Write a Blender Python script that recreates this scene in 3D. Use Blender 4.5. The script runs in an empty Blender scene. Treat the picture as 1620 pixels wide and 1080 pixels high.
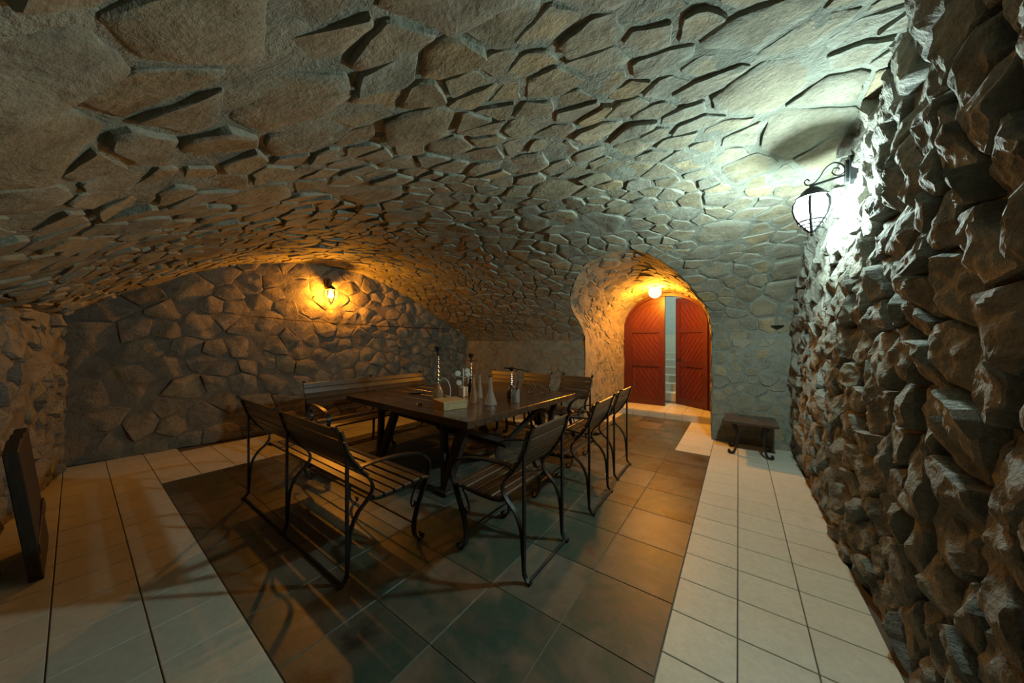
import bpy, bmesh, math, random
import numpy as np
from mathutils import Vector, Matrix, noise

# ------------------------------------------------------------------ camera, world, exposure
SC = bpy.context.scene
COL = SC.collection
CAM_H = 1.4
FPX = 498.0
YAW = math.atan2(358.0, 498.0)
cam_d = bpy.data.cameras.new('camera')
cam_d.sensor_width = 36.0
cam_d.lens = FPX / 1620.0 * 36.0
cam_d.shift_y = 3.0 / 1620.0
cam_d.clip_start = 0.02
cam = bpy.data.objects.new('camera', cam_d)
COL.objects.link(cam)
cam.location = (0, 0, CAM_H)
cam.rotation_euler = (math.pi / 2, 0, YAW)
SC.camera = cam
world = bpy.data.worlds.new('world'); SC.world = world
world.use_nodes = True
world.node_tree.nodes['Background'].inputs[0].default_value = (0.02, 0.02, 0.022, 1)
world.node_tree.nodes['Background'].inputs[1].default_value = 0.05
SC.view_settings.view_transform = 'Standard'
SC.view_settings.look = 'None'
SC.view_settings.gamma = 1
SC.view_settings.use_curve_mapping = False
SC.view_settings.exposure = -0.12
COLD_W, WARM_W, GLOBE_W, STAIR_W = 290.0, 165.0, 250.0, 70.0
COLD_C, WARM_C, GLOBE_C, STAIR_C = (0.74, 1.0, 0.95), (1.0, 0.34, 0.02), (1.0, 0.36, 0.028), (0.85, 1.0, 0.85)

FW = np.array([-math.sin(YAW), math.cos(YAW)]); RT = np.array([math.cos(YAW), math.sin(YAW)])
def ground(px, py, z=0.0):
    d = FW + RT * ((px - 810) / FPX)
    t = (CAM_H - z) / ((py - 543) / FPX)
    return d[0] * t, d[1] * t
def project(p):
    Z = FW[0] * p[0] + FW[1] * p[1]; X = RT[0] * p[0] + RT[1] * p[1]
    if Z < 0.05: return None
    return 810 + FPX * X / Z, 543 - FPX * (p[2] - CAM_H) / Z, Z

# ------------------------------------------------------------------ materials
def new_mat(name):
    m = bpy.data.materials.new(name); m.use_nodes = True
    nt = m.node_tree; b = nt.nodes['Principled BSDF']
    return m, nt, b
def N(nt, t, **kw):
    n = nt.nodes.new(t)
    for k, v in kw.items():
        if hasattr(n, k): setattr(n, k, v)
        else: n.inputs[k].default_value = v
    return n
def ramp(nt, fac, stops):
    r = N(nt, 'ShaderNodeValToRGB')
    el = r.color_ramp.elements
    while len(el) < len(stops): el.new(0.5)
    for e, (p, c) in zip(el, stops):
        e.position = p; e.color = (*c, 1) if len(c) == 3 else c
    nt.links.new(fac, r.inputs[0]); return r.outputs[0]
def mixc(nt, fac, a, b, mode='MIX'):
    m = N(nt, 'ShaderNodeMix', data_type='RGBA', blend_type=mode)
    for s, v in ((0, fac), (6, a), (7, b)):
        if isinstance(v, (int, float)): m.inputs[s].default_value = v
        elif isinstance(v, tuple): m.inputs[s].default_value = (*v, 1)
        else: nt.links.new(v, m.inputs[s])
    return m.outputs[2]
def math_n(nt, op, a, b=None, clamp=False):
    m = N(nt, 'ShaderNodeMath', operation=op, use_clamp=clamp)
    for s, v in ((0, a), (1, b)):
        if v is None: continue
        if isinstance(v, (int, float)): m.inputs[s].default_value = v
        else: nt.links.new(v, m.inputs[s])
    return m.outputs[0]
def tex_noise(nt, scale, detail=4, rough=0.6, vec=None, dist=0.0):
    n = N(nt, 'ShaderNodeTexNoise'); n.inputs['Scale'].default_value = scale
    n.inputs['Detail'].default_value = detail; n.inputs['Roughness'].default_value = rough
    n.inputs['Distortion'].default_value = dist
    if vec is not None: nt.links.new(vec, n.inputs['Vector'])
    return n.outputs[0]
def geo_pos(nt): return N(nt, 'ShaderNodeNewGeometry').outputs['Position']
def add_bump(nt, b, height, strength, dist):
    bp = N(nt, 'ShaderNodeBump'); bp.inputs['Strength'].default_value = strength
    bp.inputs['Distance'].default_value = dist
    nt.links.new(height, bp.inputs['Height']); nt.links.new(bp.outputs[0], b.inputs['Normal'])

def stone_mat(name, tints, mortar, smear=0.5, grain=1.0, bump=0.02):
    m, nt, b = new_mat(name)
    pos = geo_pos(nt)
    tint = N(nt, 'ShaderNodeAttribute', attribute_name='tint').outputs['Fac']
    edge = N(nt, 'ShaderNodeAttribute', attribute_name='edge').outputs['Fac']
    k = len(tints)
    base = ramp(nt, tint, [(i / max(1, k - 1), t) for i, t in enumerate(tints)])
    n1 = tex_noise(nt, 5.0 * grain, 6, 0.65, pos, 0.4)
    n2 = tex_noise(nt, 38.0 * grain, 5, 0.7, pos)
    n3 = tex_noise(nt, 2.2, 3, 0.5, pos)
    dark = mixc(nt, 0.75, base, ramp(nt, n1, [(0.28, (0.45, 0.42, 0.38)), (0.52, (0.92, 0.92, 0.90)), (0.72, (1.25, 1.22, 1.15))]), 'MULTIPLY')
    spk = mixc(nt, 0.6, dark, ramp(nt, n2, [(0.32, (0.55, 0.53, 0.5)), (0.5, (1, 1, 1)), (0.7, (1.2, 1.18, 1.12))]), 'MULTIPLY')
    e2 = math_n(nt, 'ADD', math_n(nt, 'MULTIPLY', edge, 0.75), math_n(nt, 'MULTIPLY', math_n(nt, 'SUBTRACT', n3, 0.5), 2.2))
    e3 = math_n(nt, 'ADD', e2, math_n(nt, 'MULTIPLY', math_n(nt, 'SUBTRACT', n1, 0.5), 1.2))
    fac = ramp(nt, e3, [(0.62 - 0.4 * smear, (0, 0, 0)), (0.95 - 0.4 * smear, (1, 1, 1))])
    mort = mixc(nt, 0.6, mortar, ramp(nt, n2, [(0.3, (0.6, 0.6, 0.6)), (0.7, (1.25, 1.25, 1.25))]), 'MULTIPLY')
    nt.links.new(mixc(nt, math_n(nt, 'MULTIPLY', fac, min(1.0, smear * 1.6)), spk, mort), b.inputs['Base Color'])
    b.inputs['Roughness'].default_value = 0.85
    b.inputs['Specular IOR Level'].default_value = 0.25
    w = N(nt, 'ShaderNodeTexVoronoi', feature='DISTANCE_TO_EDGE'); w.inputs['Scale'].default_value = 9.0 * grain
    sc = N(nt, 'ShaderNodeVectorMath', operation='ADD')
    nv = N(nt, 'ShaderNodeTexNoise'); nv.inputs['Scale'].default_value = 6
    nt.links.new(pos, nv.inputs['Vector'])
    s2 = N(nt, 'ShaderNodeVectorMath', operation='SCALE'); s2.inputs[3].default_value = 0.25
    nt.links.new(nv.outputs[1], s2.inputs[0])
    nt.links.new(pos, sc.inputs[0]); nt.links.new(s2.outputs[0], sc.inputs[1]); nt.links.new(sc.outputs[0], w.inputs['Vector'])
    crack = ramp(nt, w.outputs[0], [(0.0, (0, 0, 0)), (0.05, (1, 1, 1))])
    hgt = math_n(nt, 'ADD', math_n(nt, 'MULTIPLY', n1, 1.2), math_n(nt, 'ADD', math_n(nt, 'MULTIPLY', n2, 0.45), math_n(nt, 'MULTIPLY', crack, 0.03)))
    add_bump(nt, b, hgt, 0.9, bump)
    return m
def mortar_mat(name, col, scale=1.0, bump=0.03):
    m, nt, b = new_mat(name); pos = geo_pos(nt)
    n1 = tex_noise(nt, 6 * scale, 7, 0.65, pos, 0.6); n2 = tex_noise(nt, 45 * scale, 4, 0.7, pos)
    c = mixc(nt, 0.7, col, ramp(nt, n1, [(0.3, (0.5, 0.48, 0.45)), (0.5, (0.95, 0.95, 0.95)), (0.7, (1.25, 1.25, 1.2))]), 'MULTIPLY')
    nt.links.new(c, b.inputs['Base Color']); b.inputs['Roughness'].default_value = 0.9
    b.inputs['Specular IOR Level'].default_value = 0.2
    add_bump(nt, b, math_n(nt, 'ADD', n1, math_n(nt, 'MULTIPLY', n2, 0.35)), 0.9, bump)
    return m
def wood_mat(name, c0, c1, rough=0.4, axis=0, scale=1.0, coat=0.0):
    m, nt, b = new_mat(name)
    tc = N(nt, 'ShaderNodeTexCoord').outputs['Object']
    mp = N(nt, 'ShaderNodeMapping'); s = [14.0 * scale] * 3; s[axis] = 1.1 * scale
    mp.inputs['Scale'].default_value = s; nt.links.new(tc, mp.inputs[0])
    n1 = tex_noise(nt, 2.0, 6, 0.6, mp.outputs[0], 1.2); n2 = tex_noise(nt, 9.0, 4, 0.7, mp.outputs[0])
    c = ramp(nt, n1, [(0.3, c0), (0.7, c1)])
    c = mixc(nt, 0.4, c, ramp(nt, n2, [(0.35, (0.6, 0.6, 0.6)), (0.65, (1.15, 1.15, 1.15))]), 'MULTIPLY')
    nt.links.new(c, b.inputs['Base Color']); b.inputs['Roughness'].default_value = rough
    b.inputs['Coat Weight'].default_value = coat; b.inputs['Coat Roughness'].default_value = 0.15
    add_bump(nt, b, math_n(nt, 'ADD', n1, n2), 0.25, 0.003)
    return m
def tile_mat(name, stops, rough, spec=0.4, scale=1.0, bump=0.002, grime=0.0):
    m, nt, b = new_mat(name); pos = geo_pos(nt)
    rnd = N(nt, 'ShaderNodeObjectInfo').outputs['Random']
    off = N(nt, 'ShaderNodeVectorMath', operation='ADD'); nt.links.new(pos, off.inputs[0])
    cmb = N(nt, 'ShaderNodeCombineXYZ')
    for i in range(3): nt.links.new(math_n(nt, 'MULTIPLY', rnd, 37.0 + 11 * i), cmb.inputs[i])
    nt.links.new(cmb.outputs[0], off.inputs[1])
    n1 = tex_noise(nt, 3.0 * scale, 5, 0.6, off.outputs[0], 0.4); n2 = tex_noise(nt, 26 * scale, 6, 0.75, off.outputs[0])
    v = math_n(nt, 'ADD', math_n(nt, 'MULTIPLY', n1, 0.75), math_n(nt, 'MULTIPLY', rnd, 0.25))
    c = ramp(nt, v, stops)
    c = mixc(nt, 0.5, c, ramp(nt, n2, [(0.3, (0.7, 0.7, 0.7)), (0.55, (1, 1, 1)), (0.75, (1.2, 1.2, 1.2))]), 'MULTIPLY')
    if grime > 0:
        n4 = tex_noise(nt, 1.7, 7, 0.7, pos, 1.0)
        g = ramp(nt, n4, [(0.60, (0, 0, 0)), (0.72, (1, 1, 1))])
        c = mixc(nt, math_n(nt, 'MULTIPLY', g, grime), c, (0.10, 0.075, 0.045))
    nt.links.new(c, b.inputs['Base Color'])
    nt.links.new(math_n(nt, 'ADD', math_n(nt, 'MULTIPLY', n2, 0.25), rough - 0.1), b.inputs['Roughness'])
    b.inputs['Specular IOR Level'].default_value = spec
    add_bump(nt, b, n2, 0.35, bump)
    return m
def plain_mat(name, col, rough=0.5, metal=0.0, spec=0.5, bump=None):
    m, nt, b = new_mat(name); pos = N(nt, 'ShaderNodeTexCoord').outputs['Object']
    n1 = tex_noise(nt, 30, 4, 0.6, pos)
    nt.links.new(mixc(nt, 0.5, col, ramp(nt, n1, [(0.3, (0.75, 0.75, 0.75)), (0.7, (1.2, 1.2, 1.2))]), 'MULTIPLY'), b.inputs['Base Color'])
    b.inputs['Roughness'].default_value = rough; b.inputs['Metallic'].default_value = metal
    b.inputs['Specular IOR Level'].default_value = spec
    if bump: add_bump(nt, b, n1, 0.5, bump)
    return m
def glow_mat(name, col, strength, clear=0.8):
    m, nt, b = new_mat(name); nt.nodes.remove(b)
    tr = N(nt, 'ShaderNodeBsdfTransparent'); tr.inputs[0].default_value = (clear, clear, clear, 1)
    em = N(nt, 'ShaderNodeEmission'); em.inputs[0].default_value = (*col, 1); em.inputs[1].default_value = strength
    ad = N(nt, 'ShaderNodeAddShader'); nt.links.new(tr.outputs[0], ad.inputs[0]); nt.links.new(em.outputs[0], ad.inputs[1])
    nt.links.new(ad.outputs[0], nt.nodes['Material Output'].inputs[0]); return m
def glass_mat(name, col, rough=0.03):
    m, nt, b = new_mat(name)
    b.inputs['Base Color'].default_value = (*col, 1); b.inputs['Transmission Weight'].default_value = 1.0
    b.inputs['Roughness'].default_value = rough; b.inputs['IOR'].default_value = 1.4
    return m

def vessel_mat(name, col, body=0.22):
    # clear vessel glass: mostly transmissive with a pale diffuse share standing in for highlights
    m, nt, b = new_mat(name)
    b.inputs['Base Color'].default_value = (*col, 1); b.inputs['Transmission Weight'].default_value = 1.0 - body
    b.inputs['Roughness'].default_value = 0.12; b.inputs['IOR'].default_value = 1.35
    return m
TAN = [(0.20, 0.175, 0.115), (0.26, 0.235, 0.165), (0.22, 0.21, 0.16), (0.31, 0.255, 0.155), (0.20, 0.20, 0.165), (0.28, 0.255, 0.185)]
M = dict(
    ceil=stone_mat('ceiling_stone', TAN, (0.235, 0.245, 0.20), 0.50, 1.0, 0.018),
    ceil_m=mortar_mat('ceiling_mortar', (0.21, 0.22, 0.18)),
    rock=stone_mat('rough_rock', [(0.19, 0.185, 0.15), (0.26, 0.255, 0.215), (0.22, 0.22, 0.195), (0.29, 0.285, 0.24)], (0.23, 0.235, 0.205), 0.25, 1.5, 0.045),
    rock_m=mortar_mat('rough_rock_mortar', (0.17, 0.155, 0.12), 1.0, 0.05),
    field=stone_mat('field_stone', [(0.20, 0.165, 0.115), (0.28, 0.24, 0.17), (0.22, 0.20, 0.165), (0.32, 0.27, 0.185), (0.25, 0.23, 0.19)], (0.24, 0.23, 0.19), 0.22, 1.3, 0.04),
    field_m=mortar_mat('field_stone_mortar', (0.17, 0.155, 0.125)),
    pas_m=mortar_mat('passage_plaster', (0.30, 0.265, 0.19), 1.0, 0.05),
    white=tile_mat('cream_tile', [(0.2, (0.50, 0.49, 0.40)), (0.8, (0.58, 0.565, 0.465))], 0.42, 0.4, 1.0, 0.0008, 0.25),
    dark=tile_mat('slate_tile', [(0.32, (0.025, 0.022, 0.016)), (0.42, (0.085, 0.076, 0.055)), (0.50, (0.040, 0.068, 0.048)), (0.58, (0.105, 0.092, 0.068)), (0.7, (0.15, 0.13, 0.095))], 0.40, 0.45, 1.0, 0.003, 0.5),
    grout=plain_mat('grout', (0.20, 0.18, 0.14), 0.9),
    grout_w=plain_mat('dirty_grout', (0.09, 0.075, 0.055), 0.9),
    chairw=wood_mat('stained_slat_wood', (0.030, 0.018, 0.010), (0.085, 0.052, 0.027), 0.36, 1),
    tablew=wood_mat('dark_table_wood', (0.030, 0.016, 0.010), (0.075, 0.040, 0.022), 0.22, 0, 0.7, 0.3),
    beam=wood_mat('black_stained_beam', (0.012, 0.010, 0.008), (0.035, 0.026, 0.02), 0.5, 2),
    iron=plain_mat('black_iron', (0.028, 0.026, 0.025), 0.38, 0.6),
    iron_l=plain_mat('lantern_iron', (0.03, 0.032, 0.035), 0.5, 0.4),
    iron_b=plain_mat('lantern_bronze', (0.10, 0.06, 0.025), 0.5, 0.4),
    door=wood_mat('mahogany', (0.075, 0.012, 0.005), (0.135, 0.024, 0.009), 0.38, 2, 1.0, 0.1),
    doorf=wood_mat('mahogany_frame', (0.06, 0.010, 0.005), (0.10, 0.019, 0.008), 0.38, 2, 1.0, 0.1),
    stair=plain_mat('pale_stair_stone', (0.55, 0.56, 0.48), 0.6),
    stairw=plain_mat('pale_plaster', (0.52, 0.58, 0.56), 0.8),
    glass=vessel_mat('clear_glass', (0.90, 0.90, 0.84), 0.10),
    amber=vessel_mat('frosted_amber_glass', (0.85, 0.66, 0.42), 0.14),
    chrome=plain_mat('polished_metal', (0.55, 0.52, 0.46), 0.18, 1.0),
    brass=plain_mat('brass_metal', (0.45, 0.32, 0.14), 0.25, 1.0),
    black=plain_mat('black_lacquer', (0.012, 0.012, 0.014), 0.25),
    pale=plain_mat('pale_ceramic', (0.62, 0.60, 0.52), 0.35),
    hose=plain_mat('pale_hose', (0.5, 0.45, 0.36), 0.5),
    box=wood_mat('light_box_wood', (0.30, 0.20, 0.09), (0.46, 0.33, 0.16), 0.5, 1, 2.0),
    cable=plain_mat('black_cable', (0.01, 0.01, 0.01), 0.6),
)

# ------------------------------------------------------------------ object helpers
def tag(o, label=None, cat=None, group=None, kind=None):
    if label: o['label'] = label
    if cat: o['category'] = cat
    if group: o['group'] = group
    if kind: o['kind'] = kind
    return o
def empty(name, loc=(0, 0, 0), rz=0.0):
    o = bpy.data.objects.new(name, None); o.empty_display_size = 0.1
    o.location = loc; o.rotation_euler = (0, 0, rz); COL.objects.link(o); return o
class MB:
    def __init__(s): s.v = []; s.f = []
    def add(s, vs, fs):
        k = len(s.v); s.v += [tuple(v) for v in vs]; s.f += [tuple(i + k for i in f) for f in fs]; return s
    def box(s, c, d, rz=0.0, mat=None):
        R = Matrix.Rotation(rz, 3, 'Z') if mat is None else mat
        vs = []
        for x in (-1, 1):
            for y in (-1, 1):
                for z in (-1, 1):
                    vs.append(Vector(c) + R @ Vector((x * d[0] / 2, y * d[1] / 2, z * d[2] / 2)))
        return s.add(vs, [(0, 1, 3, 2), (4, 6, 7, 5), (0, 4, 5, 1), (2, 3, 7, 6), (0, 2, 6, 4), (1, 5, 7, 3)])
    def cbox(s, c, d, r, mat=None):
        # box with all edges chamfered by r
        R = Matrix.Identity(3) if mat is None else mat
        bm = bmesh.new(); bmesh.ops.create_cube(bm, size=1)
        for v in bm.verts: v.co = Vector((v.co.x * d[0], v.co.y * d[1], v.co.z * d[2]))
        bmesh.ops.bevel(bm, geom=list(bm.edges), offset=r, segments=1, affect='EDGES')
        bm.verts.index_update()
        s.add([Vector(c) + R @ v.co for v in bm.verts], [[v.index for v in f.verts] for f in bm.faces]); bm.free(); return s
    def beam(s, a, b, w, t, up=(0, 0, 1)):
        a = Vector(a); b = Vector(b); d = (b - a); L = d.length; d.normalize()
        x = Vector(up).cross(d)
        if x.length < 1e-4: x = Vector((1, 0, 0)).cross(d)
        x.normalize(); y = d.cross(x)
        vs = []
        for p in (a, b):
            for sx, sy in ((-1, -1), (1, -1), (1, 1), (-1, 1)): vs.append(p + x * (sx * w / 2) + y * (sy * t / 2))
        return s.add(vs, [(3, 2, 1, 0), (4, 5, 6, 7), (0, 1, 5, 4), (1, 2, 6, 5), (2, 3, 7, 6), (3, 0, 4, 7)])
    def tube(s, pts, r, n=8, caps=True):
        pts = [Vector(p) for p in pts]; m = len(pts)
        rr = r if isinstance(r, (list, tuple)) else [r] * m
        vs = []; fs = []; prev = None
        for i, p in enumerate(pts):
            t = (pts[min(i + 1, m - 1)] - pts[max(i - 1, 0)]).normalized()
            if prev is None:
                a = Vector((0, 0, 1)) if abs(t.z) < 0.9 else Vector((1, 0, 0))
                x = t.cross(a).normalized()
            else:
                x = (prev - t * prev.dot(t)).normalized()
            prev = x; y = t.cross(x)
            for k in range(n):
                a = 2 * math.pi * k / n
                vs.append(p + (x * math.cos(a) + y * math.sin(a)) * rr[i])
        for i in range(m - 1):
            for k in range(n):
                k2 = (k + 1) % n
                fs.append((i * n + k, i * n + k2, (i + 1) * n + k2, (i + 1) * n + k))
        if caps: fs.append(tuple(range(n - 1, -1, -1))); fs.append(tuple(range((m - 1) * n, m * n)))
        return s.add(vs, fs)
    def lathe(s, prof, c=(0, 0, 0), n=20):
        vs = []; fs = []
        for r, z in prof:
            for k in range(n):
                a = 2 * math.pi * k / n; vs.append((c[0] + max(r, 1e-4) * math.cos(a), c[1] + max(r, 1e-4) * math.sin(a), c[2] + z))
        for i in range(len(prof) - 1):
            for k in range(n):
                k2 = (k + 1) % n
                fs.append((i * n + k, i * n + k2, (i + 1) * n + k2, (i + 1) * n + k))
        fs.append(tuple(range(n - 1, -1, -1))); fs.append(tuple(range((len(prof) - 1) * n, len(prof) * n)))
        return s.add(vs, fs)
    def strap(s, path, y0, y1, th):
        # flat bar following a path in the local x-z plane, spanning y0..y1
        m = len(path); vs = []; fs = []
        for i, (u, z) in enumerate(path):
            a = path[max(i - 1, 0)]; b = path[min(i + 1, m - 1)]
            t = Vector((b[0] - a[0], b[1] - a[1])).normalized(); nx, nz = -t.y, t.x
            for y in (y0, y1):
                vs.append((u + nx * th / 2, y, z + nz * th / 2)); vs.append((u - nx * th / 2, y, z - nz * th / 2))
        for i in range(m - 1):
            a, b = i * 4, i * 4 + 4
            fs += [(a, a + 2, b + 2, b), (a + 1, b + 1, b + 3, a + 3), (a, b, b + 1, a + 1), (a + 2, a + 3, b + 3, b + 2)]
        fs += [(0, 1, 3, 2), (4 * m - 4, 4 * m - 2, 4 * m - 1, 4 * m - 3)]
        return s.add(vs, fs)
    def prism(s, poly, fn0, fn1):
        # poly: list of 2D pts; fn0 / fn1 map a 2D pt to the back / front 3D pt
        n = len(poly)
        vs = [fn0(p) for p in poly] + [fn1(p) for p in poly]
        fs = [tuple(range(n - 1, -1, -1)), tuple(range(n, 2 * n))]
        for i in range(n): j = (i + 1) % n; fs.append((i, j, n + j, n + i))
        return s.add(vs, fs)
    def mesh(s, name, mat, smooth=False):
        me = bpy.data.meshes.new(name); me.from_pydata(s.v, [], s.f)
        bm = bmesh.new(); bm.from_mesh(me); bmesh.ops.recalc_face_normals(bm, faces=bm.faces); bm.to_mesh(me); bm.free()
        me.materials.append(M[mat] if isinstance(mat, str) else mat)
        if smooth:
            me.polygons.foreach_set('use_smooth', [True] * len(me.polygons))
            me.set_sharp_from_angle(angle=math.radians(40))
        return me
    def obj(s, name, mat, parent=None, smooth=False):
        o = bpy.data.objects.new(name, s.mesh(name, mat, smooth)); COL.objects.link(o); o.parent = parent; return o
def link(name, me, parent, loc=(0, 0, 0), rot=(0, 0, 0)):
    o = bpy.data.objects.new(name, me); COL.objects.link(o); o.parent = parent; o.location = loc; o.rotation_euler = rot; return o
def copy_tree(o, parent=None):
    c = o.copy(); COL.objects.link(c); c.parent = parent
    for ch in list(o.children): copy_tree(ch, c)
    return c
def crom(pts, k=6):
    out = []; P = [Vector(p) for p in pts]; P = [P[0] * 2 - P[1]] + P + [P[-1] * 2 - P[-2]]
    for i in range(1, len(P) - 2):
        for j in range(k):
            t = j / k; a, b, c, d = P[i - 1], P[i], P[i + 1], P[i + 2]
            out.append(0.5 * ((2 * b) + (c - a) * t + (2 * a - 5 * b + 4 * c - d) * t * t + (3 * b - a - 3 * c + d) * t ** 3))
    out.append(P[-2]); return out

# ------------------------------------------------------------------ surfaces of the cellar
K = 1.4 / 1.5
PA_C = [(-0.50, 1.78), (-0.22, 1.80), (-0.06, 1.86), (0.10, 1.99), (0.396, 2.18), (0.979, 2.52), (1.37, 2.70), (1.926, 2.84), (2.40, 2.91), (2.87, 2.93), (3.439, 2.85), (3.956, 2.687), (4.535, 2.40), (5.19, 2.02), (5.65, 1.78), (5.95, 1.55)]
PR_C = []
for i in range(25):
    a = math.radians(173 - i * 173 / 24)
    PR_C.append((2.80 + 3.17 * math.cos(a), 1.5 + 1.45 * max(0, math.sin(a))))
def resample(c, n=121):
    P = [Vector((p[0] * K, p[1] * K)) for p in crom([(x, z, 0) for x, z in c], 8)]
    P = np.array([(p.x, p.y) for p in P]); d = np.r_[0, np.cumsum(np.hypot(*np.diff(P, axis=0).T))]
    s = np.linspace(0, d[-1], n); return np.c_[np.interp(s, d, P[:, 0]), np.interp(s, d, P[:, 1])]
PA, PR = resample(PA_C), resample(PR_C)
VL = 7.0                                   # nominal arc length used for v
def vault_raw(u, v):
    f = min(max(v / VL, 0), 1) * 120; i = min(int(f), 119); w = f - i
    a = PA[i] * (1 - w) + PA[i + 1] * w; r = PR[i] * (1 - w) + PR[i + 1] * w
    t = min(max((u + 5.75) / 6.35, -0.1), 1.05)
    p = a * (1 - t) + r * t
    return Vector((u, p[0], p[1]))
def vault_v(u, Y):
    lo, hi = 0.0, VL
    for _ in range(26):
        m = (lo + hi) / 2
        if vault_raw(u, m).y < Y: lo = m
        else: hi = m
    return lo
def vault_z(u, Y): return vault_raw(u, vault_v(u, Y)).z
def num_normal(fn, u, v, toward):
    e = 0.02; p = fn(u, v)
    n = (fn(u + e, v) - fn(u - e, v)).cross(fn(u, v + e) - fn(u, v - e))
    if n.length < 1e-9: n = Vector((0, 0, -1))
    n.normalize()
    if n.dot(toward(p) - p) < 0: n = -n
    return p, n
def S_vault(u, v): return num_normal(vault_raw, u, min(max(v, 0.03), VL - 0.03), lambda p: Vector((p.x, 2.6, 1.0)))
def left_raw(u, v):
    return Vector((-6.19 + 0.16 * u + 0.05 * noise.noise(Vector((u * 0.7, v * 0.7, 4))), u, v))
LN = Vector((1, -0.16, 0)).normalized()
def S_left(u, v): return left_raw(u, v), LN
def right_raw(u, v):
    return Vector((0.60 + 0.03 * noise.noise(Vector((u * 0.9, v * 0.9, 9.3))), u, v))
def S_right(u, v): return right_raw(u, v), Vector((-1, 0, 0))
BACK_Y0, BACK_Z = 5.43, 1.46
def back_raw(u, v): return Vector((u, BACK_Y0 + 0.08 * v + 0.02 * noise.noise(Vector((u, v, 2))), v))
def S_back(u, v): return back_raw(u, v), Vector((0, -1, 0))
def front_raw(u, v):
    y = -0.33 + 0.25 * max(0, min(1, (-4.4 - u) / 1.7)) + 0.05 * noise.noise(Vector((u * 1.3, v * 1.3, 7)))
    return Vector((u, y, v))
def S_front(u, v): return front_raw(u, v), Vector((0, 1, 0))

GX = [(-2.28, 5.60), (-2.33, 5.04), (-2.165, 4.67), (-1.90, 4.33), (-1.60, 4.06), (-1.07, 4.0), (-0.72, 4.48), (-0.49, 5.04), (-0.36, 5.32), (-0.32, 5.60)]
GR = crom([(x, y, 0) for x, y in GX], 7)
GROIN = []
for p in GR:
    v = vault_v(p.x, min(p.y, 5.5)); GROIN.append((p.x, v))
GROIN3 = [vault_raw(u, v) for u, v in GROIN]
def in_hole(u, v):
    c = False; pts = GROIN + [(-0.32, VL + 0.5), (-2.28, VL + 0.5)]; n = len(pts); j = n - 1
    for i in range(n):
        a, b = pts[i], pts[j]
        if (a[1] > v) != (b[1] > v) and u < (b[0] - a[0]) * (v - a[1]) / (b[1] - a[1]) + a[0]: c = not c
        j = i
    return c
# passage loft: front edge follows the groin, back edge follows the door arch
DY = 7.05; DXC, DHW, DSP, DTOP, STEP = -1.21, 0.80, 1.72, 2.42, 0.12
front_edge = [Vector((-2.28, 5.44, 0)), Vector((-2.28, 5.47, 0.5)), Vector((-2.28, 5.5, 1.0))] + GROIN3 + [Vector((-0.32, 5.5, 1.0)), Vector((-0.32, 5.47, 0.5)), Vector((-0.32, 5.44, 0))]
back_edge = [Vector((DXC - DHW, DY, 0)), Vector((DXC - DHW, DY, 0.5)), Vector((DXC - DHW, DY, 1.0))]
ng = len(GROIN3)
for i in range(ng):
    q = i / (ng - 1)
    if q < 0.16: back_edge.append(Vector((DXC - DHW, DY, 1.2 + (DSP - 1.2) * q / 0.16)))
    elif q > 0.84: back_edge.append(Vector((DXC + DHW, DY, 1.2 + (DSP - 1.2) * (1 - q) / 0.16)))
    else:
        a = math.pi * (1 - (q - 0.16) / 0.68); back_edge.append(Vector((DXC + DHW * math.cos(a), DY, DSP + (DTOP - DSP) * math.sin(a))))
back_edge += [Vector((DXC + DHW, DY, 1.0)), Vector((DXC + DHW, DY, 0.5)), Vector((DXC + DHW, DY, 0))]
FE = np.array([tuple(p) for p in front_edge]); BE = np.array([tuple(p) for p in back_edge])
dd = np.r_[0, np.cumsum(np.linalg.norm(np.diff((FE + BE) / 2, axis=0), axis=1))]; PL = float(dd[-1])
def pas_raw(u, v):
    # u along the perimeter, v 0..2 from the front edge to the door
    u = min(max(u, 0), PL)
    a = Vector([np.interp(u, dd, FE[:, k]) for k in range(3)]); b = Vector([np.interp(u, dd, BE[:, k]) for k in range(3)])
    w = min(max(v / 2.0, -0.1), 1.05); return a * (1 - w) + b * w
def S_pas(u, v): return num_normal(pas_raw, u, v, lambda p: Vector((-1.25, p.y, 1.1)))

# ------------------------------------------------------------------ rubble masonry
def clip(poly, a, b, c):
    # keep a*x + b*y <= c
    out = []; n = len(poly)
    for i in range(n):
        p, q = poly[i], poly[(i + 1) % n]; dp = a * p[0] + b * p[1] - c; dq = a * q[0] + b * q[1] - c
        if dp <= 0: out.append(p)
        if (dp < 0) != (dq < 0) and abs(dp - dq) > 1e-12:
            t = dp / (dp - dq); out.append((p[0] + (q[0] - p[0]) * t, p[1] + (q[1] - p[1]) * t))
    return out
def scatter(rng, box, radius, extra=(), mult=(0.35, 0.45, 0.6, 0.8, 1.0, 1.25, 1.5)):
    # dart throwing with a local radius; extra seeds come first
    u0, u1, v0, v1 = box; pts = [(u, v, r) for u, v, r in extra]; cell = 0.25; grid = {}
    def put(p): grid.setdefault((int(p[0] // cell), int(p[1] // cell)), []).append(p)
    for p in pts: put(p)
    area = (u1 - u0) * (v1 - v0); fails = 0
    while fails < 900:
        u, v = rng.uniform(u0, u1), rng.uniform(v0, v1); r = radius(u, v) * rng.choice(mult)
        gi, gj = int(u // cell), int(v // cell); ok = True
        for i in range(gi - 3, gi + 4):
            for j in range(gj - 3, gj + 4):
                for q in grid.get((i, j), ()):
                    if (q[0] - u) ** 2 + (q[1] - v) ** 2 < ((r + q[2]) * 0.5) ** 2: ok = False; break
                if not ok: break
            if not ok: break
        if ok: p = (u, v, r); pts.append(p); put(p); fails = 0
        else: fails += 1
    return pts
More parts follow.
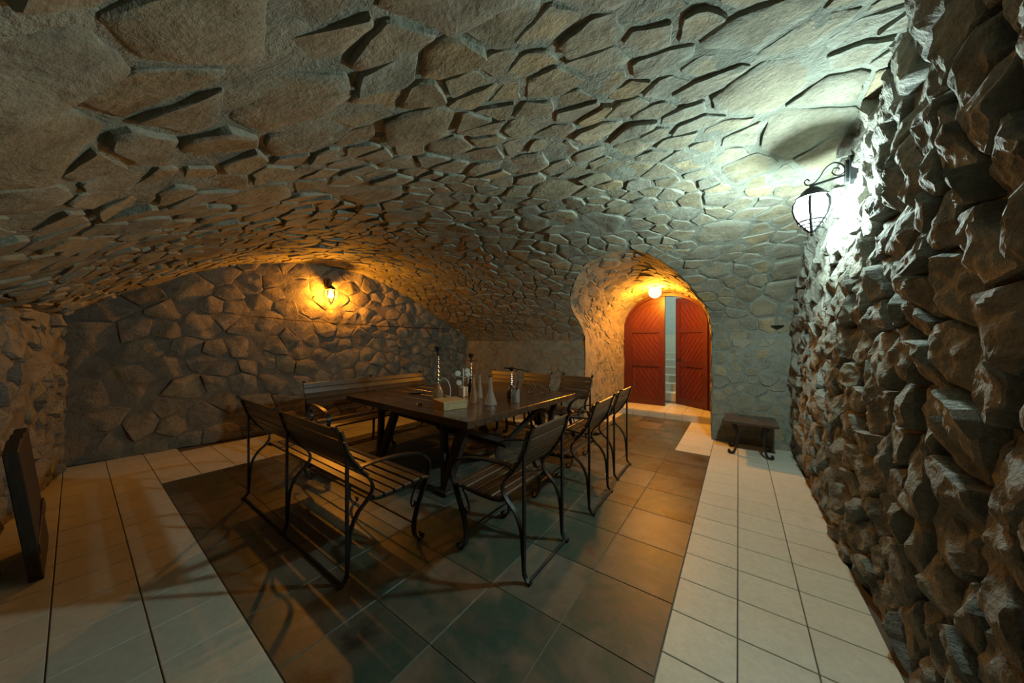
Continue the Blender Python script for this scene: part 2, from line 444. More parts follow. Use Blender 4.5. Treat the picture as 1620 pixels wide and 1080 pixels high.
def cells(pts, box, gap, stretch=1.0, rot=0.0):
    # weighted cells in a metric stretched along a direction that drifts over the surface
    u0, u1, v0, v1 = box; A0 = np.array([(p[0], p[1]) for p in pts]); R2 = np.array([p[2] for p in pts]); out = []
    for i, (x, y) in enumerate(A0):
        d2 = (A0[:, 0] - x) ** 2 + (A0[:, 1] - y) ** 2; idx = np.argsort(d2)[1:26]
        poly = [(u0, v0), (u1, v0), (u1, v1), (u0, v1)]
        for j in idx:
            d = math.sqrt(d2[j]) + 1e-9; mx, my = (A0[j, 0] + x) / 2, (A0[j, 1] + y) / 2
            th = rot + 2.4 * noise.noise(Vector((mx * 0.9, my * 0.9, 77))); cs, sn = math.cos(th), math.sin(th); k2 = stretch * stretch
            ex, ey = A0[j, 0] - x, A0[j, 1] - y
            a, b = cs * ex + sn * ey, (-sn * ex + cs * ey) * k2           # metric gradient
            nx, ny = cs * a - sn * b, sn * a + cs * b; L = math.hypot(nx, ny) + 1e-9; nx /= L; ny /= L
            w = 0.5 + 0.22 * (R2[i] - R2[j]) / (R2[i] + R2[j])
            poly = clip(poly, nx, ny, nx * (x + ex * w) + ny * (y + ey * w) - gap / 2)
            if len(poly) < 3: break
        out.append(poly if len(poly) >= 3 else None)
    return out
def stone_geo(rng, surf, poly, o):
    # returns verts, faces, edge weights of one hewn stone lying on surf
    P = [Vector(p) for p in poly]; per = sum((P[i] - P[i - 1]).length for i in range(len(P)))
    # drop very short edges, keep the corners sharp, subdivide the long edges
    Q = [p for i, p in enumerate(P) if (p - P[i - 1]).length > 0.018]
    if len(Q) < 3: Q = P
    st = max(o.get('step', 0.05), per / o.get('nmax', 24)); ring = []
    for i in range(len(Q)):
        a, b = Q[i], Q[(i + 1) % len(Q)]; m = max(1, int(round((b - a).length / st)))
        cut = o.get('cut', 0.0)
        for j in range(m):
            if j == 0 and cut > 0 and m > 1: ring += [a.lerp(Q[i - 1], min(0.5, cut * 0.1 / max(0.02, (a - Q[i - 1]).length))), a.lerp(b, min(0.5, cut * 0.1 / max(0.02, (a - b).length)))]
            else: ring.append(a.lerp(b, j / m))
    n = len(ring)
    c = sum(ring, Vector((0, 0))) / n
    seed = rng.uniform(0, 100); jit = o.get('jit', 0.012)
    R0 = []; shr = 1.0 - abs(rng.gauss(0, o.get('shrink', 0.0)))
    ring = [c + (p - c) * max(0.75, shr) for p in ring]
    for p in ring:
        k = noise.noise(Vector((p.x * 9, p.y * 9, seed))) + 0.6 * noise.noise(Vector((p.x * 23, p.y * 23, seed)))
        d = (p - c); R0.append(p - d.normalized() * (jit * (0.6 + k)))
    if 'bound' in o: R0 = [o['bound'](p) for p in R0]
    h0 = rng.uniform(*o['h']); tu, tv = rng.gauss(0, o['tilt']), rng.gauss(0, o['tilt']); amp, fr = o['amp'], o.get('freq', 5)
    if 'bias' in o: tu += o['bias'][0]; tv += o['bias'][1]
    size = math.sqrt(max(1e-4, per * per / 16)); pw = o.get('dome', 0.0)
    planes = []
    for _ in range(o.get('facets', 0)):
        a = rng.uniform(0, 2 * math.pi); sl = rng.uniform(0.1, o.get('slope', 0.9))
        planes.append((math.cos(a) * sl, math.sin(a) * sl, rng.uniform(0.01, o.get('peak', 0.06))))
    def hgt(p, k):
        q = Vector((p.x * fr, p.y * fr, seed)); h = noise.noise(q) + 0.5 * noise.noise(q * 2.3)
        if o.get('crag'): h += o['crag'] * (abs(noise.noise(q * 1.4 + Vector((5, 5, 5)))) * 2 - 0.6)
        tl = max(-0.06, min(0.08, tu * (p.x - c.x) + tv * (p.y - c.y)))
        fc = 0.0
        if planes:
            fc = min(pl[2] - pl[0] * (p.x - c.x) - pl[1] * (p.y - c.y) for pl in planes); fc = max(-0.025, fc)
        return h0 + tl + fc + amp * h + pw * (1 - k * k)
    V = []; E = []; rings = o.get('rings', (0.93, 0.6))
    bev = o.get('bev', 0.012)
    def put(p, h, e):
        q, nn = surf(p.x, p.y); V.append(q + nn * h); E.append(e)
    for p in R0: put(p, -o.get('sink', 0.07), 1.0)
    for p in R0: put(p, min(o.get('rim', 9), hgt(p, 1.0)) - bev * (1 + 0.7 * noise.noise(Vector((p.x * 14, p.y * 14, seed)))), 1.0)
    for k in rings:
        for p in R0:
            q = c + (p - c) * k; put(q, hgt(q, k), max(0, (k - 0.45) / 0.6))
    put(c, hgt(c, 0), 0.0)
    F = []; nr = 2 + len(rings)
    for r in range(nr - 1):
        for i in range(n):
            j = (i + 1) % n; F.append((r * n + i, r * n + j, (r + 1) * n + j, (r + 1) * n + i))
    ci = nr * n
    for i in range(n): F.append(((nr - 1) * n + i, (nr - 1) * n + (i + 1) % n, ci))
    return V, F, E, c
def stone_mesh(name, V, F, E, T, mat, flat):
    me = bpy.data.meshes.new(name); me.from_pydata(V, [], F)
    for nm, arr in (('edge', E), ('tint', T)):
        at = me.attributes.new(nm, 'FLOAT', 'POINT'); at.data.foreach_set('value', arr)
    bm = bmesh.new(); bm.from_mesh(me); bmesh.ops.recalc_face_normals(bm, faces=bm.faces); bm.to_mesh(me); bm.free()
    me.materials.append(M[mat])
    if not flat:
        me.polygons.foreach_set('use_smooth', [True] * len(me.polygons)); me.set_sharp_from_angle(angle=math.radians(38))
    return me
def masonry(parent, rng, surf, pts, polys, keep, o, mat, limit=300, flat=False):
    made = []
    for (u, v, r), poly in zip(pts, polys):
        if poly is None or len(poly) < 3 or not keep(u, v, poly): continue
        ar = 0.5 * abs(sum(poly[i - 1][0] * poly[i][1] - poly[i][0] * poly[i - 1][1] for i in range(len(poly))))
        if ar < 0.0012: continue
        oo = o(u, v) if callable(o) else o
        V, F, E, c = stone_geo(rng, surf, poly, oo)
        p, nn = surf(c.x, c.y); pr = project(p); px = 0.0
        if pr and -60 < pr[0] < 1680 and -60 < pr[1] < 1140:
            d = Vector((0, 0, CAM_H)) - p; px = ar / (pr[2] ** 2) * abs(nn.dot(d.normalized()))
        made.append((px, V, F, E, rng.random()))
    made.sort(key=lambda m: -m[0])
    for px, V, F, E, t in made[:limit]:
        link('stone', stone_mesh('stone', V, F, E, [t] * len(V), mat, flat), parent)
    rest = made[limit:]
    if rest:
        VV, FF, EE, TT = [], [], [], []
        for px, V, F, E, t in rest:
            k = len(VV); VV += V; FF += [tuple(i + k for i in f) for f in F]; EE += E; TT += [t] * len(V)
        ob = link('rubble_stones', stone_mesh('rubble_stones', VV, FF, EE, TT, mat, flat), parent); ob['kind'] = 'stuff'
    return len(made)
def sheet(name, surf, box, step, disp, mat, keep=None, snap=None, parent=None):
    u0, u1, v0, v1 = box; nu = int((u1 - u0) / step) + 1; nv = int((v1 - v0) / step) + 1
    V = []; UVs = []
    for i in range(nu + 1):
        for j in range(nv + 1):
            u = u0 + (u1 - u0) * i / nu; v = v0 + (v1 - v0) * j / nv; UVs.append((u, v))
    ins = [False if keep is None else not keep(u, v) for u, v in UVs]
    F = []; used = set(); bad = set()
    for i in range(nu):
        for j in range(nv):
            q = (i * (nv + 1) + j, (i + 1) * (nv + 1) + j, (i + 1) * (nv + 1) + j + 1, i * (nv + 1) + j + 1)
            if any(ins[k] for k in q):
                for k in q: bad.add(k)
                continue
            F.append(q); used.update(q)
    for k, (u, v) in enumerate(UVs):
        if snap and k in bad and k in used: u, v = snap(u, v)
        p, n = surf(u, v); V.append(p + n * disp(u, v))
    me = bpy.data.meshes.new(name); me.from_pydata(V, [], F)
    bm = bmesh.new(); bm.from_mesh(me); bmesh.ops.delete(bm, geom=[v for v in bm.verts if not v.link_faces], context='VERTS'); bm.to_mesh(me); bm.free()
    me.materials.append(M[mat]); me.polygons.foreach_set('use_smooth', [True] * len(me.polygons))
    o = bpy.data.objects.new(name, me); COL.objects.link(o); o.parent = parent
    if parent is None: o['kind'] = 'structure'
    return o
def fbm(u, v, s, seed): return noise.noise(Vector((u * s, v * s, seed))) + 0.5 * noise.noise(Vector((u * s * 2.1, v * s * 2.1, seed + 3))) + 0.25 * noise.noise(Vector((u * s * 4.3, v * s * 4.3, seed + 5)))
def nearest_groin(u, v): return min(GROIN, key=lambda g: (g[0] - u) ** 2 + (g[1] - v) ** 2)

# ---- ceiling vault
rng = random.Random(11)
CB = (-6.5, 0.72, 0.0, VL)
ceiling = sheet('ceiling', S_vault, CB, 0.05, lambda u, v: -0.003 + 0.011 * fbm(u, v, 2.6, 1.0) + 0.005 * fbm(u, v, 9, 4.0) - 0.05 * max(0.0, fbm(u, v, 1.9, 33.0) - 0.25), 'ceil_m',
                keep=lambda u, v: not in_hole(u, v), snap=nearest_groin)
ex = []
GC = GROIN[::1]
acc = 0.0
for a, b in zip(GC[:-1], GC[1:]):
    d = math.hypot(b[0] - a[0], b[1] - a[1]); acc += d
    if acc > 0.17:
        acc = 0.0; nx, ny = (b[1] - a[1]) / (d + 1e-9), -(b[0] - a[0]) / (d + 1e-9)
        for sgn in (-1, 1): ex.append((a[0] + nx * 0.085 * sgn, a[1] + ny * 0.085 * sgn, 0.16))
def ceil_r(u, v):
    return 0.35 + 0.08 * noise.noise(Vector((u * 0.5, v * 0.5, 3))) - (0.09 if u < -3.0 else 0)
pts = scatter(rng, CB, ceil_r, ex)
def ceil_keep(u, v, poly): return not in_hole(u, v) and v < VL - 0.08
def ceil_o(u, v):
    big = (0.5 + 0.6 * noise.noise(Vector((u * 0.8, v * 0.8, 21)))) * (0.25 + 0.75 * min(1, max(0, (-0.3 - u) / 0.9)))
    return dict(bound=lambda p: Vector(nearest_groin(p.x, p.y)) if in_hole(p.x, p.y) else p, h=(-0.001, 0.010 + 0.016 * big), tilt=0.02 + 0.07 * big, shrink=0.045, amp=0.007, freq=6, rings=(0.95, 0.6), bev=0.005, cut=0.1, jit=0.012, step=0.05, nmax=24, sink=0.08)
masonry(ceiling, rng, S_vault, pts, cells(pts, CB, 0.012, 1.4, 0.5), ceil_keep, ceil_o, 'ceil')

# ---- left wall with the warm lantern
rng = random.Random(23)
LB = (-0.45, 5.75, 0.0, 2.95)
wall_left = sheet('wall_left', S_left, LB, 0.06, lambda u, v: -0.002 + 0.012 * fbm(u, v, 3, 2.0), 'field_m', keep=lambda u, v: v < vault_z(-6.19 + 0.16 * u, min(max(u, -0.05), 5.5)) + 0.12)
WM = (0.55, 0.75, 0.9, 1.0, 1.2, 1.45)
pts = scatter(rng, LB, lambda u, v: 0.40 - 0.045 * u + 0.03 * noise.noise(Vector((u, v, 5))), mult=WM)
masonry(wall_left, rng, S_left, pts, cells(pts, LB, 0.005, 1.4), lambda u, v, p: v < vault_z(-6.19 + 0.16 * u, min(max(u, -0.05), 5.5)) + 0.05,
        dict(h=(0.0, 0.022), tilt=0.05, amp=0.010, freq=9, facets=4, slope=0.35, peak=0.035, rings=(0.94, 0.75, 0.5, 0.25), bev=0.008, cut=0.05, jit=0.008, step=0.045, nmax=24), 'field', flat=False)

# ---- right wall of coarse rock
rng = random.Random(37)
RB = (-0.45, 5.75, 0.0, 2.95)
wall_right = sheet('wall_right', S_right, RB, 0.06, lambda u, v: -0.04 + 0.022 * fbm(u, v, 4, 6.0), 'rock_m', keep=lambda u, v: v < vault_z(0.55, min(max(u, -0.25), 5.5)) + 0.12)
RB2 = (0.7, 5.75, 0.0, 2.95)
pts = scatter(rng, RB2, lambda u, v: 0.205 + 0.05 * noise.noise(Vector((u * 1.2, v * 1.2, 15))), mult=WM)
masonry(wall_right, rng, S_right, pts, cells(pts, RB2, 0.004, 0.62), lambda u, v, p: v < vault_z(0.55, min(max(u, -0.25), 5.5)) + 0.05,
        dict(h=(-0.005, 0.03), tilt=0.08, amp=0.019, freq=13, facets=6, slope=0.6, peak=0.07, rings=(0.93, 0.82, 0.68, 0.52, 0.36, 0.18), rim=0.03, bev=0.012, cut=0.06, jit=0.012, step=0.03, nmax=28, sink=0.09), 'rock', flat=True)

# ---- back wall on both sides of the passage
rng = random.Random(41)
WB = (-5.75, 0.7, 0.0, BACK_Z)
inpas = lambda u, v: -2.28 < u < -0.32
wall_back = sheet('wall_back', S_back, WB, 0.05, lambda u, v: 0.0 + 0.012 * fbm(u, v, 3, 8.0), 'ceil_m', keep=lambda u, v: not inpas(u, v),
                  snap=lambda u, v: (-2.28, v) if u < -1.3 else (-0.32, v))
ex = []
for x in (-2.28, -0.32):
    for i in range(8):
        for s in (-1, 1): ex.append((x + 0.09 * s, 0.09 + i * 0.185, 0.17))
pts = scatter(rng, WB, lambda u, v: 0.24, ex)
masonry(wall_back, rng, S_back, pts, cells(pts, WB, 0.018, 1.2), lambda u, v, p: not inpas(u, v),
        dict(bound=lambda p: Vector((-2.28 if p.x < -1.3 else -0.32, p.y)) if inpas(p.x, p.y) else p, h=(-0.002, 0.014), tilt=0.04, amp=0.006, freq=6, rings=(0.95, 0.6), bev=0.006, cut=0.06, step=0.045, nmax=24), 'ceil')

# ---- arched passage to the door
rng = random.Random(53)
PB = (0.0, PL, 0.0, 2.0)
wall_passage = sheet('wall_passage', S_pas, (0.0, PL, -0.02, 2.0), 0.05, lambda u, v: 0.0 + 0.018 * fbm(u, v, 4, 12.0), 'pas_m')
pts = scatter(rng, PB, lambda u, v: 0.22)
masonry(wall_passage, rng, S_pas, pts, cells(pts, PB, 0.020, 1.0), lambda u, v, p: min(q[1] for q in p) > 0.03,
        dict(h=(-0.006, 0.012), tilt=0.04, amp=0.008, freq=7, rings=(0.95, 0.6), bev=0.006, cut=0.06, step=0.06, nmax=18, sink=0.06), 'ceil')

# ---- front wall (rough base the vault springs from, beside and behind the camera)
rng = random.Random(67)
FB = (-6.45, 0.75, 0.0, 1.78)
wall_front = sheet('wall_front', S_front, FB, 0.06, lambda u, v: -0.01 + 0.02 * fbm(u, v, 3, 17.0), 'rock_m')
FB2 = (-6.3, -2.6, 0.0, 1.70)
pts = scatter(rng, FB2, lambda u, v: 0.34)
masonry(wall_front, rng, S_front, pts, cells(pts, FB2, 0.008, 1.0), lambda u, v, p: True,
        dict(h=(-0.01, 0.025), tilt=0.08, amp=0.016, freq=8, facets=5, slope=0.6, peak=0.06, rings=(0.93, 0.8, 0.62, 0.42, 0.2), rim=0.015, bev=0.012, cut=0.06, jit=0.016, step=0.04, nmax=26), 'rock', flat=True)
# ledge on top of the front wall where the vault starts
led = MB()
for i in range(36):
    x0 = -6.45 + 7.2 * i / 36; x1 = -6.45 + 7.2 * (i + 1) / 36
    led.add([(x0, front_raw(x0, 1.7).y - 0.25, 1.74), (x1, front_raw(x1, 1.7).y - 0.25, 1.74), (x1, front_raw(x1, 1.7).y + 0.01, 1.72), (x0, front_raw(x0, 1.7).y + 0.01, 1.72)], [(0, 1, 2, 3)])
led.obj('ledge', 'rock_m', wall_front)

# ------------------------------------------------------------------ floor
fl = MB(); fl.box((-2.9, 3.2, -0.06), (8.0, 8.2, 0.104)); floor = fl.obj('floor', 'grout_w'); floor['kind'] = 'structure'
_tiles = {}
def tile(x0, x1, y0, y1, mat, z=0.0, gap=0.004, parent=None, name=None):
    w, d = x1 - x0 - gap, y1 - y0 - gap; key = (round(w, 3), round(d, 3), mat)
    if key not in _tiles:
        _tiles[key] = MB().cbox((0, 0, 0), (w, d, 0.016), 0.0022).mesh('tile', mat)
    return link(name or 'tile', _tiles[key], parent or floor, ((x0 + x1) / 2, (y0 + y1) / 2, z - 0.008))
DX0, DX1, DY0, DY1 = -4.683, -0.285, 0.508, 4.615
gb = MB(); gb.box(((DX0 + DX1) / 2, (DY0 + DY1) / 2, -0.012), (DX1 - DX0, DY1 - DY0, 0.016)); gb.box((-1.275, 5.51, -0.012), (1.19, 1.79, 0.016)); gb.obj('grout_bed', 'grout', floor)
px_ = (DX1 - DX0) / 10; py_ = (DY1 - DY0) / 9
for i in range(10):
    for j in range(9): tile(DX0 + i * px_, DX0 + (i + 1) * px_, DY0 + j * py_, DY0 + (j + 1) * py_, 'dark', name='slate_tile')
PX0, PX1, PY1 = -1.87, -0.68, 6.41
for i in range(3):
    for j in range(4):
        y0 = DY1 + j * py_; tile(PX0 + i * (PX1 - PX0) / 3, PX0 + (i + 1) * (PX1 - PX0) / 3, y0, min(PY1, y0 + py_), 'dark', name='slate_tile')
TW = 0.282; TY = 0.2775
for i in range(3):                                                   # strip along the right wall
    for j in range(14):
        y0 = DY1 - (j + 1) * TY; tile(DX1 + i * TW, DX1 + (i + 1) * TW, y0, y0 + TY, 'white', gap=0.005)
for j in range(3):                                                   # strip along the front wall
    y1 = DY0 - j * 0.29
    for i in range(15): tile(DX1 - (i + 1) * (DX1 - DX0) / 15, DX1 - i * (DX1 - DX0) / 15, y1 - 0.29, y1, 'white', gap=0.005)
for i in range(5):                                                   # strip along the left wall
    x1 = DX0 - i * 0.2932
    for j in range(17):
        if x1 - TW / 2 > -6.25 + 0.16 * (DY0 + j * TW): tile(x1 - 0.2932, x1, -0.362 + j * 0.29, -0.362 + (j + 1) * 0.29, 'white', gap=0.005)
for j in range(3):                                                   # strip along the back wall
    y0 = DY1 + j * TY
    for i in range(21):
        x0 = DX1 - (i + 1 - 3) * TW
        if x0 + TW <= PX0 + 0.01 and x0 > -5.6: tile(x0, x0 + TW, y0, y0 + TY, 'white', gap=0.005)
        elif x0 >= DX1 - 0.02: tile(x0, x0 + TW, y0, y0 + TY, 'white', gap=0.005)
tile(PX0 - 0.22, PX0, DY1, DY1 + TY, 'white', gap=0.005)
for j in range(3, 7):                                                # passage edges
    y0 = DY1 + j * TY; y1 = min(PY1, y0 + TY)
    if y1 - y0 > 0.05:
        tile(PX1, -0.30, y0, y1, 'white', gap=0.005); tile(-2.25, PX0, y0, y1, 'white', gap=0.005)
for j in range(0, 3): tile(PX1, DX1, DY1 + j * TY, DY1 + (j + 1) * TY, 'white', gap=0.005)
# step up to the door
st = MB(); st.box((-1.25, 7.2, STEP / 2 - 0.012), (2.1, 1.58, STEP - 0.016)); step = st.obj('step', 'grout'); step['kind'] = 'structure'
step.name = 'trim_1'
for i in range(7):
    x0 = -2.27 + i * 0.29; x1 = min(x0 + 0.29, -0.30)
    tile(x0, x1, 6.405, 6.70, 'white', z=STEP, parent=step); tile(x0, x1, 6.70, 7.0, 'white', z=STEP, parent=step); tile(x0, x1, 7.0, 7.4, 'white', z=STEP, parent=step)
    t = tile(x0, x1, 0, 0.105, 'white', parent=step, gap=0.004); t.rotation_euler = (math.pi / 2, 0, 0); t.location = ((x0 + x1) / 2, 6.405, 0.0525)

# ------------------------------------------------------------------ door with two arched leaves
def arch_z(x, hw, sp, top, xc=0.0): return sp + (top - sp) * math.sqrt(max(0, 1 - ((x - xc) / hw) ** 2))
HW, SPR, TOP = 0.755, 1.74, 2.36
door_root = empty('door_1', (DXC, DY, STEP)); door_root['kind'] = 'structure'
SP_, TP_ = SPR - STEP, TOP - STEP
fm = MB()
outer, inner = [], []
for k in range(33):
    a = math.pi * k / 32
    outer.append(((HW + 0.06) * math.cos(a), SP_ + (TP_ - SP_ + 0.06) * math.sin(a))); inner.append((HW * math.cos(a), SP_ + (TP_ - SP_) * math.sin(a)))
outer = [(HW + 0.06, 0.0)] + outer + [(-HW - 0.06, 0.0)]; inner = [(HW, 0.0)] + inner + [(-HW, 0.0)]
n = len(outer); vs = []
for y in (-0.07, 0.06):
    vs += [(p[0], y, p[1]) for p in outer] + [(p[0], y, p[1]) for p in inner]
fs = []
for i in range(n - 1):
    fs += [(i, i + 1, n + i + 1, n + i), (2 * n + i, 3 * n + i, 3 * n + i + 1, 2 * n + i + 1), (n + i, n + i + 1, 3 * n + i + 1, 3 * n + i), (i, 2 * n + i, 2 * n + i + 1, i + 1)]
fm.add(vs, fs).obj('door_frame', 'doorf', door_root)
def leaf(side):
    # local x from hinge (0) to free edge (w); mirrored for the right leaf; z from the threshold; front faces -y
    w = HW - 0.006
    root = empty('door_leaf'); root.parent = door_root
    ax = lambda x: x if side < 0 else -x
    zt = lambda x: SP_ + (TP_ - SP_ - 0.006) * math.sqrt(max(0, 1 - ((HW - x) / HW) ** 2))
    xs = [w * i / 14 for i in range(15)]
    def slab(poly, y0, y1, nm, mat, par):
        return MB().prism(poly, lambda p: (ax(p[0]), y0, p[1]), lambda p: (ax(p[0]), y1, p[1])).obj(nm, mat, par)
    core = [(0, 0.008), (w, 0.008)] + [(x, zt(max(x, 0.01))) for x in reversed(xs)]
    slab(core, 0.022, 0.006, 'core', 'doorf', root)
    SW = 0.105
    slab([(0, 0.008), (SW, 0.008)] + [(x, zt(max(x, 0.01))) for x in (SW, SW * 0.5, 0.0)], 0.03, -0.034, 'stile', 'doorf', root)
    slab([(w - SW, 0.008), (w, 0.008)] + [(x, zt(x)) for x in (w, w - SW * 0.5, w - SW)], 0.03, -0.034, 'stile', 'doorf', root)
    for z0, z1 in ((0.008, 0.16), (0.80, 0.93), (1.50, 1.60)):
        slab([(SW, z0), (w - SW, z0), (w - SW, z1), (SW, z1)], 0.03, -0.030, 'rail', 'doorf', root)
    xx = [SW + (w - 2 * SW) * i / 10 for i in range(11)]
    slab([(x, zt(x) - 0.10) for x in xx] + [(x, zt(x) - 0.001) for x in reversed(xx)], 0.03, -0.030, 'rail', 'doorf', root)
    panels = [[(SW, 0.16), (w - SW, 0.16), (w - SW, 0.80), (SW, 0.80)], [(SW, 0.93), (w - SW, 0.93), (w - SW, 1.50), (SW, 1.50)],
              [(SW, 1.60), (w - SW, 1.60)] + [(x, zt(x) - 0.10) for x in reversed(xx)]]
    for pn, pan in enumerate(panels):
        ang = math.radians(-55 if pn != 2 else 55); nx, ny = math.cos(ang), -math.sin(ang)
        nx, ny = (math.sin(math.radians(55)), math.cos(math.radians(55))) if pn != 2 else (-math.sin(math.radians(55)), math.cos(math.radians(55)))
        c0 = min(p[0] * nx + p[1] * ny for p in pan); c1 = max(p[0] * nx + p[1] * ny for p in pan); kk = int((c1 - c0) / 0.085) + 1
        for i in range(kk):
            lo = c0 + (c1 - c0) * i / kk + 0.004; hi = c0 + (c1 - c0) * (i + 1) / kk - 0.004
            q = clip(clip(pan, nx, ny, hi), -nx, -ny, -lo)
            if len(q) >= 3: slab(q, 0.014, -0.008, 'board', 'door', root)
        bx = [p[0] for p in pan]; bz = [p[1] for p in pan]
    return root
lf = leaf(-1); lf.location = (-HW, 0.0, 0.0)
rt = leaf(1); rt.location = (HW, 0.0, 0.0); rt.rotation_euler = (0, 0, math.radians(-36))
hd = MB(); hd.tube([(-(HW - 0.05), -0.02, 0.95), (-(HW - 0.05), -0.06, 0.95), (-(HW - 0.16), -0.065, 0.95)], 0.009, 8); hd.box((-(HW - 0.05), -0.024, 0.93), (0.035, 0.006, 0.2)); hd.obj('door_handle', 'iron', rt)

# stairwell beyond the door
sw = empty('stair_flight', (-1.25, 7.75, STEP))
tag(sw, 'pale stone staircase climbing behind the half open red door', 'stairs')
for i in range(9):
    MB().cbox((0, 0.15 + i * 0.29, 0.085 + i * 0.17), (1.94, 0.31, 0.17 + 0.02), 0.006).obj('stair_step', 'stair', sw)
for nm, c, d in (('wall_stair_left', (-2.3, 8.9, 1.9), (0.1, 3.6, 3.8)), ('wall_stair_right', (-0.15, 8.9, 1.9), (0.1, 3.6, 3.8)), ('wall_stair_end', (-1.2, 10.6, 2.2), (2.4, 0.1, 4.4)), ('ceiling_stair', (-1.2, 8.9, 3.9), (2.4, 3.6, 0.1))):
    MB().box(c, d).obj(nm, 'stairw')['kind'] = 'structure'
wd = []
for k in range(25):
    a = math.pi * k / 24; wd.append((DXC + (HW + 0.07) * math.cos(a), SPR + (TOP - SPR + 0.07) * math.sin(a)))
mbw = MB()
hole = [(DXC + HW + 0.07, 0.0)] + wd + [(DXC - HW - 0.07, 0.0)]
rim = [(0.1, 0.0)] + [(0.1 - 2.6 * k / 24, 3.9) for k in range(25)] + [(-2.5, 0.0)]
nn_ = len(hole); vs = [(p[0], 7.10, p[1]) for p in hole] + [(p[0], 7.10, p[1]) for p in rim]
mbw.add(vs, [(i, i + 1, nn_ + i + 1, nn_ + i) for i in range(nn_ - 1)]).obj('wall_stair_front', 'stairw')['kind'] = 'structure'

def point_light(name, parent, loc, power, col, r):
    l = bpy.data.lights.new(name, 'POINT'); l.energy = power; l.color = col; l.shadow_soft_size = r
    o = bpy.data.objects.new(name, l); COL.objects.link(o); o.parent = parent; o.location = loc; return o

# ------------------------------------------------------------------ lamps
def lantern(name, loc, rz, arm, glowc, glow, power, col, iron, label, soft=0.03):
    # local +x points out of the wall; origin at the wall plate
    t = empty(name, loc, rz)
    tag(t, label, 'wall lantern', 'iron wall lanterns')
    pl = MB(); pr = [(-0.035, -0.10), (0.035, -0.10), (0.045, -0.07), (0.045, 0.05), (0.03, 0.085), (0, 0.10), (-0.03, 0.085), (-0.045, 0.05), (-0.045, -0.07)]
    pl.prism(pr, lambda p: (-0.06, p[0], p[1]), lambda p: (0.015, p[0], p[1])); pl.prism([(a * 0.6, b * 0.75) for a, b in pr], lambda p: (0.015, p[0], p[1]), lambda p: (0.03, p[0], p[1]))
    pl.obj('wall_plate', iron, t)
    MB().beam((0.02, 0, -0.02), (arm + 0.01, 0, -0.045), 0.014, 0.012).obj('arm', iron, t)
    sc = [(0.03, 0.02), (0.05, 0.055), (0.09, 0.075), (0.13, 0.05), (0.16, 0.0), (0.19, -0.03), (0.225, -0.035), (0.24, -0.01), (0.225, 0.005), (0.212, -0.01)]
    f = arm / 0.2
    s1 = MB().strap([(p.x * f, p.z) for p in crom([(a, 0, b) for a, b in sc], 5)], -0.004, 0.004, 0.006)
    s1.strap([(p.x * f, p.z) for p in crom([(0.03, 0, 0.02), (0.04, 0, -0.005), (0.07, 0, -0.012), (0.095, 0, 0.012), (0.085, 0, 0.038), (0.06, 0, 0.03), (0.066, 0, 0.014)], 5)], -0.004, 0.004, 0.005)
    s1.obj('scroll', iron, t)
    hx = arm; z0 = -0.05                                            # head hangs from the arm end
    cap = MB().lathe([(0.012, 0.012), (0.014, -0.005), (0.03, -0.012), (0.055, -0.035), (0.062, -0.05), (0.088, -0.070), (0.09, -0.080), (0.08, -0.082), (0.0, -0.07)], (hx, 0, z0), 24)
    cap.obj('cap', iron, t, True)
    prof = [(0.080, -0.086), (0.096, -0.12), (0.098, -0.155), (0.086, -0.20), (0.066, -0.235)]
    MB().lathe(prof + [(0.0, -0.237)], (hx, 0, z0), 24).obj('glass_shade', glowc, t, True)
    cage = MB()
    for k in range(6):
        a = 2 * math.pi * k / 6 + 0.3
        cage.tube([(hx + (r + 0.004) * math.cos(a), (r + 0.004) * math.sin(a), z0 + z) for r, z in prof] + [(hx + 0.05 * math.cos(a), 0.05 * math.sin(a), z0 - 0.262), (hx + 0.014 * math.cos(a), 0.014 * math.sin(a), z0 - 0.30)], 0.0085, 6)
    cage.obj('cage', iron, t)
    bs = MB()
    for r, z in ((0.07, -0.235), (0.056, -0.256), (0.04, -0.275)):
        bs.tube([(hx + r * math.cos(2 * math.pi * i / 24), r * math.sin(2 * math.pi * i / 24), z0 + z) for i in range(25)], 0.0055, 6)
    bs.obj('base_ring', iron, t)
    MB().lathe([(0.016, -0.295), (0.012, -0.305), (0.005, -0.312), (0.012, -0.322), (0.006, -0.332), (0.0, -0.334)], (hx, 0, z0), 14).obj('finial', iron, t, True)
    MB().lathe([(0.012, -0.07), (0.014, -0.10), (0.03, -0.16), (0.034, -0.18), (0.024, -0.205), (0.0, -0.215)], (hx, 0, z0), 16).obj('bulb', glow, t, True)
    point_light('bulb_light', t, (hx, 0, z0 - 0.18), power, col, soft)
    return t
cold_glass = glow_mat('cold_glass', (0.86, 0.96, 1.0), 1.6, 0.85); cold_bulb = glow_mat('cold_bulb', (0.9, 0.98, 1.0), 12.0, 0.9)
warm_glass = glow_mat('warm_glass', (1.0, 0.55, 0.14), 0.55, 0.9); warm_bulb = glow_mat('warm_bulb', (1.0, 0.80, 0.42), 14.0, 0.9)
lantern('wall_lantern', (0.585, 2.885, 2.50), math.pi, 0.185, cold_glass, cold_bulb, COLD_W, COLD_C, 'iron_l', 'black iron scroll lantern glowing cold white on the coarse rock wall', 0.06)
yl = 2.56; wl = Vector((-6.19 + 0.16 * yl, yl, 2.43)) + LN * 0.06
lantern('wall_lantern', tuple(wl), math.atan2(-0.16, 1), 0.15, warm_glass, warm_bulb, WARM_W, WARM_C, 'iron_b', 'bronze lantern glowing orange high on the fieldstone wall above the cable')
gl = empty('globe_lamp', (-1.238, 6.2, 2.337)); tag(gl, 'round glass globe lamp glowing orange under the passage crown before the red door', 'lamp')
